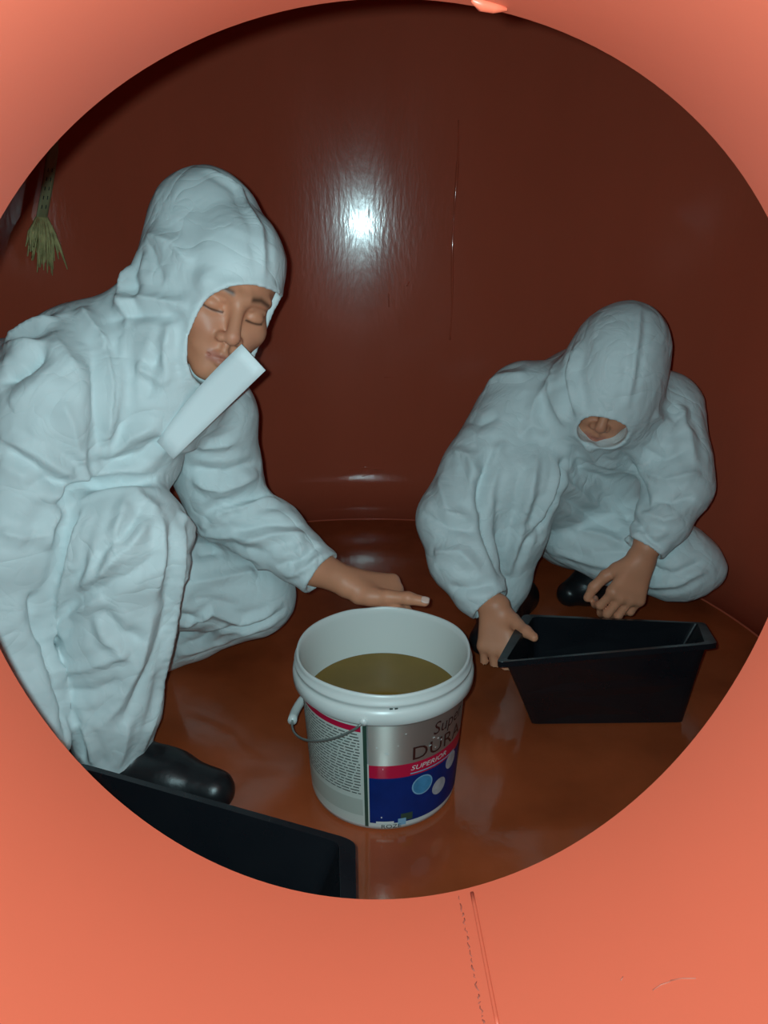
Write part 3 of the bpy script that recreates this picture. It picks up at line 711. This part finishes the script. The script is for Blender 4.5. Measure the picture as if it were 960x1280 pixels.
LF = [
 ([(255, 207), (300, 235), (325, 285), (330, 350)], .006, .005), ([(180, 292), (215, 305), (240, 330)], .010, .006),
 ([(186, 300), (194, 330), (206, 352)], .010, -.004), ([(140, 385), (175, 372), (236, 383)], .009, .008), ([(135, 400), (180, 392), (232, 392)], .008, -.005),
 ([(160, 330), (152, 370), (160, 410)], .009, .008), ([(100, 385), (118, 410), (138, 435)], .010, .010), ([(175, 310), (165, 345), (170, 385)], .008, -.005),
 ([(128, 420), (140, 480), (132, 540), (122, 572)], .008, .009), ([(118, 440), (120, 500), (126, 570)], .009, -.007), ([(152, 420), (150, 500), (128, 574)], .007, .006),
 ([(170, 455), (190, 470), (212, 478)], .007, .006), ([(130, 575), (165, 545), (200, 530)], .009, .008), ([(125, 582), (175, 570), (205, 545)], .009, -.008),
 ([(0, 425), (40, 405), (75, 400)], .012, .010), ([(0, 480), (30, 460), (60, 430)], .014, -.014), ([(0, 430), (50, 430), (75, 445)], .010, .007),
 ([(78, 500), (90, 530), (100, 580)], .010, .006), ([(0, 555), (40, 580), (70, 605), (104, 606)], .010, -.008), ([(0, 545), (45, 570), (100, 598)], .008, .006),
 ([(100, 560), (105, 585), (104, 608)], .006, .006), ([(75, 632), (60, 660), (58, 690)], .010, .009), ([(0, 665), (30, 672), (62, 668)], .008, .005), ([(108, 604), (85, 620), (72, 632)], .006, -.010),
 ([(66, 640), (90, 620), (110, 606), (150, 599), (196, 599)], .009, -.013), ([(50, 770), (62, 820), (82, 880), (86, 930)], .009, -.010), ([(100, 596), (150, 588), (195, 590)], .008, .006),
 ([(60, 410), (80, 440), (100, 470)], .010, .006), ([(205, 430), (190, 460), (185, 500)], .008, -.005), ([(215, 400), (205, 440), (210, 480)], .007, .006), ([(30, 610), (60, 600), (95, 612)], .008, -.006),
 ([(200, 640), (205, 690), (195, 740)], .008, .005), ([(215, 650), (214, 700), (206, 760)], .008, -.005), ([(130, 760), (150, 790), (185, 800)], .008, -.005), ([(120, 770), (130, 800), (165, 830)], .007, .005),
 # knee and shin
 ([(160, 612), (150, 650), (140, 690), (128, 720)], .007, .006), ([(185, 625), (160, 660), (120, 700)], .007, -.005), ([(165, 610), (180, 625), (200, 640)], .009, .005),
 ([(190, 650), (160, 685), (125, 715), (95, 740)], .008, .006), ([(110, 630), (95, 665), (82, 720), (66, 790)], .009, .008), ([(100, 640), (82, 690), (72, 730)], .009, -.007),
 ([(200, 690), (160, 720), (110, 745), (75, 775)], .009, -.005), ([(120, 690), (112, 712), (104, 735)], .006, .006), ([(40, 740), (45, 780), (55, 805)], .010, -.010), ([(60, 800), (85, 770), (130, 745)], .008, .007),
 ([(232, 640), (228, 720), (215, 800), (200, 880), (180, 950)], .007, .007), ([(222, 700), (205, 790), (180, 850), (150, 905)], .010, -.005), ([(190, 760), (175, 830), (150, 880), (120, 915)], .009, .006),
 ([(60, 840), (110, 835), (165, 815)], .007, .005), ([(70, 862), (120, 865), (150, 850)], .009, -.005), ([(100, 905), (115, 935), (118, 962)], .007, .006), ([(160, 900), (155, 935), (148, 960)], .007, .005), ([(85, 885), (100, 915), (105, 950)], .008, -.006),
 # lowered leg
 ([(240, 672), (290, 668), (330, 676)], .007, .006), ([(236, 695), (290, 685), (340, 692)], .009, -.006), ([(235, 730), (280, 722), (335, 712)], .008, .006), ([(225, 790), (265, 765), (300, 778), (345, 765)], .008, .008),
 ([(225, 772), (245, 775), (250, 785)], .008, -.008), ([(222, 808), (270, 795), (330, 780), (360, 760)], .007, -.008), ([(220, 820), (280, 806), (340, 780)], .006, .005), ([(235, 750), (262, 748), (300, 758)], .008, -.004),
 # left sleeve
 ([(222, 568), (260, 560), (300, 552)], .008, .006), ([(240, 600), (275, 612), (325, 592)], .010, .009), ([(235, 585), (280, 590), (330, 578)], .009, -.007), ([(255, 640), (290, 632), (340, 612)], .010, -.009), ([(262, 652), (275, 640), (310, 632), (350, 622)], .008, .009),
 ([(285, 668), (330, 655), (380, 655)], .009, -.006), ([(300, 680), (340, 668), (385, 668)], .008, .006), ([(345, 708), (375, 700), (400, 680)], .007, -.007), ([(355, 722), (380, 712), (405, 692)], .005, .005), ([(370, 668), (378, 690), (376, 712)], .006, .005),
 ([(225, 640), (240, 652), (262, 660)], .008, .005),
]
V = crumple(V, Q, 0.0020, 2); V = folds(V, Q, LF); V = relax(V, Q, 1, 0.12)
V = keep_in(V)
fast_mesh('coverall', V, Q, M_suit, pl)
# body inside the suit: head, neck, trunk, arms and hands in one skin
hand_w = P(436, 728, 1.243); Fh = 0.0017
fx = [(HL.c[0]-.11, HL.c[0]+.13, Fh), (-.05, .14, .0022)]; fy = [(HL.c[1]-.13, HL.c[1]+.06, Fh), (1.17, 1.30, .0022)]; fz = [(HL.c[2]-.14, HL.c[2]+.06, Fh), (.13, .33, .0022)]
f = Field(axis_fine(-.80, .16, .007, fx), axis_fine(.84, 1.42, .007, fy), axis_fine(.02, .97, .007, fz))
face(f, HL)
f.cone(HL.w(0, -0.02, -0.06), P(165, 455, 1.20), 0.052, 0.058, 0.03)
f.chain(lift([(165, 455, 1.20), (110, 500, 1.22), (0, 620, 1.24), (-70, 740, 1.26)]), [.075, .10, .10, .11], .03)
f.chain([P(130, 500, 1.2)]+lift([(262, 525, 1.30), (280, 630, 1.322), (392, 708, 1.242)])+[hand_w], [.06, .05, .040, .031, .0260], .015)
f.chain(lift([(130, 500, 1.2), (75, 500, 1.10), (0, 685, 1.035), (-2, 760, 1.015), (25, 860, .985), (50, 920, .962), (62, 945, .93)]), [.06, .05, .036, .034, .028, .026, .024], .015)
hl = hand(f, hand_w, np.array([0.95, -0.06, -0.20]), np.array([0.18, -0.35, 0.90]), True,
          [(0.75, 0.75, 0.5), (0.95, 0.8, 0.5), (1.0, 0.8, 0.5), (1.0, 0.8, 0.5)],
          [(0.92, 0.36, 0.02), (0.97, 0.12, -0.02), (0.99, 0.05, 0.05)], 1.02, thumb_to=P(531, 753, 1.197))
gr = c_fl+dn*0.10; gw = P(62, 945, .93)
hr = hand(f, gw, np.array([0.35, -0.45, -0.75]), np.array([-0.75, -0.35, 0.2]), False, [(0.5, 0.7, 0.5)]*4, [(0.8, 0.5, -0.3), (0.9, 0.3, -0.3), (0.95, 0.1, -0.2)])
V, Q = f.mesh(); V = relax(V, Q, 1, 0.4)
bo = fast_mesh('body', V, Q, M_skin, pl); paint(bo, V, [HL]); bo['label'] = 'face and hands'
nail(hl, M_nail, pl, 4, cw((0.1, -0.45, -0.9)))
fc = Field(np.arange(HL.c[0]-.14, HL.c[0]+.10, .004), np.arange(HL.c[1]-.12, HL.c[1]+.12, .004), np.arange(HL.c[2]-.25, HL.c[2]-.03, .004))
fc.cone(HL.w(-0.008, 0.012, -0.150), HL.w(-0.02, -0.005, -0.185), 0.052, 0.060, 0.01); fc.cuff(HL.w(-0.008, 0.012, -0.150), cw(uL)*0.8+cw(fL)*0.5, 0.056, 0.01)
Vc, Qc = fc.mesh(); fast_mesh('shirt_collar', relax(Vc, Qc, 2), Qc, M_shirt, pl)
# zip flap standing off the chest, and the light shirt collar under the chin
def strip(name, rows, th, m, parent, n=14):
    # rows: list of (left, right) 3-D points along the strip
    V = []; 
    for a, b in rows: V += [a+(b-a)*i/4 for i in range(5)]
    Fc = [(r*5+i, r*5+i+1, (r+1)*5+i+1, (r+1)*5+i) for r in range(len(rows)-1) for i in range(4)]
    o = pyobj(name, V, Fc, m, parent); solid(o, th, 0); return o
rows = []
for t in np.linspace(0, 1, 10):
    a = np.array([302, 430])*(1-t)+np.array([196, 552])*t; b = np.array([332, 463])*(1-t)+np.array([217, 574])*t
    a = a+np.array([-4, -3])*math.sin(math.pi*t); dpt = 1.045+0.055*t+0.012*math.sin(math.pi*t)
    rows.append((PD(a[0], a[1], dpt), PD(b[0], b[1], dpt+0.008)))
strip('zip_flap', rows, 0.0022, M_flap, pl)
boot('boot', pl, P(125, 985, 1.06)*np.array([1, 1, 0])+np.array([0, 0, .046]), P(268, 1000, 1.0)*np.array([1, 1, 0])+np.array([0, 0, .036]),
     P(140, 950, 1.05), P(141, 905, 1.053))

# ---------------------------------------------------------------- farther worker (right), head bowed over the tray
pr = person('worker with bowed head in white coverall crouching over a black tray by the wall', PZ(700, 770, 0)*np.array([1, 1, 0]))
fR = nrm((-0.24, 0.68, -0.69)); uR = (0.12, -0.62, -0.77)
HRt = Head(PD(764, 473, 1.53), cw(fR), cw(uR), 0.97)
h0 = 0.0048
f = Field(np.arange(0.02, 0.95, h0), np.arange(1.22, 2.12, h0), np.arange(0.0, 0.86, h0))
c = lambda *q, k=0.03: f.chain(lift([a[:3] for a in q]), [a[3] for a in q], k)
c((690, 520, 1.64, .115), (740, 505, 1.63, .115), (815, 520, 1.62, .10), k=.05)
c((740, 530, 1.66, .13), (735, 600, 1.75, .15), (725, 640, 1.84, .15), k=.05)
c((655, 505, 1.60, .090), (600, 590, 1.53, .080), (568, 650, 1.47, .076), (578, 700, 1.41, .066), (598, 738, 1.37, .050), (610, 752, 1.35, .039), (620, 765, 1.335, .042), k=.02)    # right sleeve
f.cuff(P(613, 757, 1.345), P(620, 765, 1.335)-P(598, 738, 1.37), .042)
c((720, 640, 1.76, .11), (690, 600, 1.62, .095), (655, 597, 1.52, .086), k=.03)       # right thigh, knee up
c((650, 600, 1.515, .082), (640, 660, 1.525, .076), (628, 725, 1.53, .060), (622, 750, 1.53, .050), k=.02)
c((735, 640, 1.78, .11), (790, 675, 1.62, .095), (846, 702, 1.50, .080), (866, 708, 1.485, .060), (888, 713, 1.475, .026), k=.03)   # left leg, knee out
c((846, 706, 1.50, .074), (770, 690, 1.58, .075), (715, 670, 1.64, .070), k=.02)
c((828, 515, 1.57, .085), (843, 575, 1.51, .070), (848, 608, 1.475, .066), (828, 652, 1.435, .052), (810, 678, 1.42, .039), (802, 690, 1.41, .041), k=.02)   # left sleeve
f.cuff(P(805, 686, 1.415), P(802, 690, 1.41)-P(828, 652, 1.435), .040)
f.ell(HRt.w(0.0, -0.012, 0.030), HRt.R, (0.098, 0.118, 0.118), 0.02)
f.ell(HRt.w(0.012, -0.030, 0.075), HRt.R, (0.060, 0.070, 0.065), 0.03)
f.ell(HRt.w(0, 0.004, -0.040), HRt.R, (0.084, 0.082, 0.090), 0.03)
c((755, 500, 1.50, .10), (745, 510, 1.58, .12), k=.05)
f.cone(HRt.w(-0.04, 0.0, -0.08), P(690, 520, 1.58), 0.075, 0.09, 0.05); f.cone(HRt.w(0.04, 0.0, -0.08), P(800, 530, 1.58), 0.075, 0.085, 0.05)
skull_cap(HRt, 0.009)
hood_open(f, HRt, 0.002, -0.044, 0.050, 0.043, 0.004)
V, Q = f.mesh(); V = relax(V, Q, 2)
RF = [
 ([(800, 376), (796, 420), (790, 470), (782, 512)], .006, .006), ([(720, 425), (712, 470), (722, 520)], .010, .009), ([(704, 440), (700, 480), (716, 525)], .010, -.008), ([(690, 445), (686, 490), (706, 535)], .010, .008),
 ([(650, 545), (665, 530), (685, 540)], .009, .006), ([(618, 560), (605, 590), (600, 640)], .010, -.012), ([(632, 550), (610, 580), (595, 600)], .008, .007), ([(600, 480), (620, 470), (660, 468)], .012, .006),
 ([(545, 590), (560, 640), (590, 650)], .010, .006), ([(525, 640), (560, 660), (600, 665)], .010, -.006), ([(540, 690), (575, 690), (600, 715)], .010, .007), ([(560, 735), (590, 735), (618, 730)], .009, -.006),
 ([(672, 560), (665, 610), (650, 670), (632, 730)], .008, .008), ([(650, 580), (640, 640), (630, 690)], .010, -.006), ([(700, 580), (690, 620), (668, 660)], .008, .007), ([(690, 640), (655, 680), (640, 720)], .007, -.006),
 ([(708, 600), (740, 630), (790, 650)], .009, .008), ([(700, 620), (740, 650), (790, 670)], .009, -.007), ([(690, 690), (740, 705), (800, 712)], .008, .006), ([(800, 735), (845, 730), (885, 712)], .007, .007), ([(820, 720), (850, 715), (880, 700)], .007, -.006),
 ([(800, 560), (830, 575), (865, 560)], .010, -.007), ([(800, 590), (835, 600), (875, 590)], .010, .008), ([(815, 625), (840, 628), (868, 620)], .009, -.008), ([(800, 640), (830, 650), (850, 645)], .008, .007), ([(820, 520), (840, 530), (860, 510)], .010, .007),
 ([(612, 562), (600, 610), (606, 660), (630, 720)], .010, -.011), ([(708, 570), (698, 620), (680, 655), (668, 680)], .009, -.011), ([(778, 566), (792, 600), (812, 640)], .010, -.010), ([(770, 640), (800, 660), (830, 690)], .008, -.007),
 ([(560, 560), (585, 570), (600, 600)], .009, .007), ([(575, 520), (600, 530), (625, 520)], .010, -.006), ([(690, 470), (670, 500), (660, 530)], .010, .006), ([(640, 660), (655, 640), (668, 610)], .008, .006), ([(845, 500), (860, 540), (868, 580)], .010, .006),
 ([(740, 690), (780, 690), (815, 700)], .008, -.006), ([(715, 660), (760, 672), (800, 690)], .007, .006),
 ([(790, 665), (820, 670), (840, 660)], .007, .005), ([(730, 555), (745, 580), (770, 590)], .009, .008), ([(715, 560), (728, 590), (760, 605)], .009, -.008),
]
V = crumple(V, Q, 0.0022, 8); V = folds(V, Q, RF); V = relax(V, Q, 1, 0.12)
V = keep_in(V)
fast_mesh('coverall', V, Q, M_suit2, pr)
# body
w1 = P(618, 757, 1.325); w2 = P(801, 700, 1.400)
fx = [(HRt.c[0]-.12, HRt.c[0]+.10, .0028), (w1[0]-.05, w1[0]+.11, .0026), (w2[0]-.10, w2[0]+.06, .0026)]
fy = [(1.24, 1.46, .0028)]; fz = [(.10, .42, .0028), (HRt.c[2]-.16, HRt.c[2]-.02, .0028)]
f = Field(axis_fine(.06, .80, .007, fx), axis_fine(1.18, 1.95, .007, fy), axis_fine(.08, .80, .007, fz))
face(f, HRt)
f.cone(HRt.w(0, -0.03, -0.04), P(745, 515, 1.60), 0.055, 0.06, 0.03)
f.chain(lift([(745, 515, 1.60), (738, 560, 1.68), (725, 640, 1.84)]), [.07, .09, .10], .03)
f.chain([P(720, 515, 1.62)]+lift([(655, 505, 1.60), (570, 650, 1.47), (600, 742, 1.362)])+[w1], [.06, .05, .040, .028, .025], .012)
f.chain([P(760, 515, 1.62)]+lift([(826, 515, 1.57), (848, 608, 1.475), (812, 676, 1.42)])+[w2], [.06, .05, .040, .028, .025], .012)
h1 = hand(f, w1, nrm(cw((0.04, 0.88, -0.16))), cw((-0.35, -0.10, -0.92)), False,
          [(0.35, 0.75, 0.5), (0.35, 0.8, 0.5), (0.4, 0.8, 0.5), (0.4, 0.8, 0.5)], [(0.70, 0.66, 0.15), (0.80, 0.52, 0.10), (0.9, 0.36, -0.05)], thumb_to=P(668, 797, 1.235))
h2 = hand(f, w2, nrm(cw((-0.42, 0.85, -0.25))), cw((0.25, -0.25, -0.93)), True,
          [(0.75, 1.0, 0.6), (0.70, 1.0, 0.6), (0.70, 0.95, 0.6), (0.75, 0.9, 0.6)], [(0.75, 0.50, -0.45), (0.85, 0.2, -0.55), (0.9, -0.05, -0.5)])
V, Q = f.mesh(); V = relax(V, Q, 1, 0.4)
bo = fast_mesh('body', V, Q, M_skin, pr); paint(bo, V, [HRt]); bo['label'] = 'partly hidden face and bare hands'
boot('boot', pr, PZ(650, 745, .045), PZ(606, 800, .035), P(628, 728, 1.54), P(632, 700, 1.53))
boot('boot', pr, PZ(770, 720, .06), PZ(712, 742, .04), P(760, 690, 1.72), P(770, 675, 1.70), 0.040)

# ---------------------------------------------------------------- strap with frayed end hanging by the wall
q0 = wall_hit(66, 190, 0.03); q1 = wall_hit(52, 272, 0.03); q2 = wall_hit(44, 326, 0.035); topz = TH
st = thing('webbing_strap', 'olive webbing strap with a frayed end hanging against the wall', 'strap', (q0[0], q0[1], TH))
rows = []; sv = nrm(np.array([q0[1]-TC[1], -(q0[0]-TC[0]), 0])); sv = sv if sv[0] > 0 else -sv
pts = [np.array([q0[0]+0.02, q0[1]+0.005, TH-0.004]), np.array([q0[0]+0.016, q0[1], 1.3]), q0+np.array([0.01, 0, 0.08]), q0, (q0+q1)/2+sv*0.001, q1]
for i, p in enumerate(pts): rows.append((p-sv*0.013, p+sv*0.013))
strip('webbing', rows, 0.003, M_strap, st)
for j in range(5):
    for sgn in (-1, 1):
        pz = q0+(q1-q0)*(0.25+0.14*j)+sv*0.005*sgn; nv = nrm(np.array([TC[0]-pz[0], TC[1]-pz[1], 0]))
        tube('stitch', [pz+nv*0.0022, pz+nv*0.0022+nrm(q1-q0)*0.008], 0.0010, M_ink, st, n=5)
rr = random.Random(9)
for k in range(64):
    s_ = rr.uniform(-1, 1); a = q1+sv*0.012*s_; L = rr.uniform(0.07, 0.128)*(1-0.35*max(0, -s_)); nv = nrm(np.array([TC[0]-a[0], TC[1]-a[1], 0]))
    dw = nrm(np.array([0, 0, -1])+sv*(s_*0.34-0.22+rr.uniform(-.1, .1))+nv*rr.uniform(-.10, .15))
    b = a+dw*L*0.5+sv*s_*0.006; e = a+dw*L+nv*rr.uniform(-.004, .008)
    tube('fibre', [a, b, e], [0.0036, 0.0042, 0.0012], M_tuft, st, n=5)
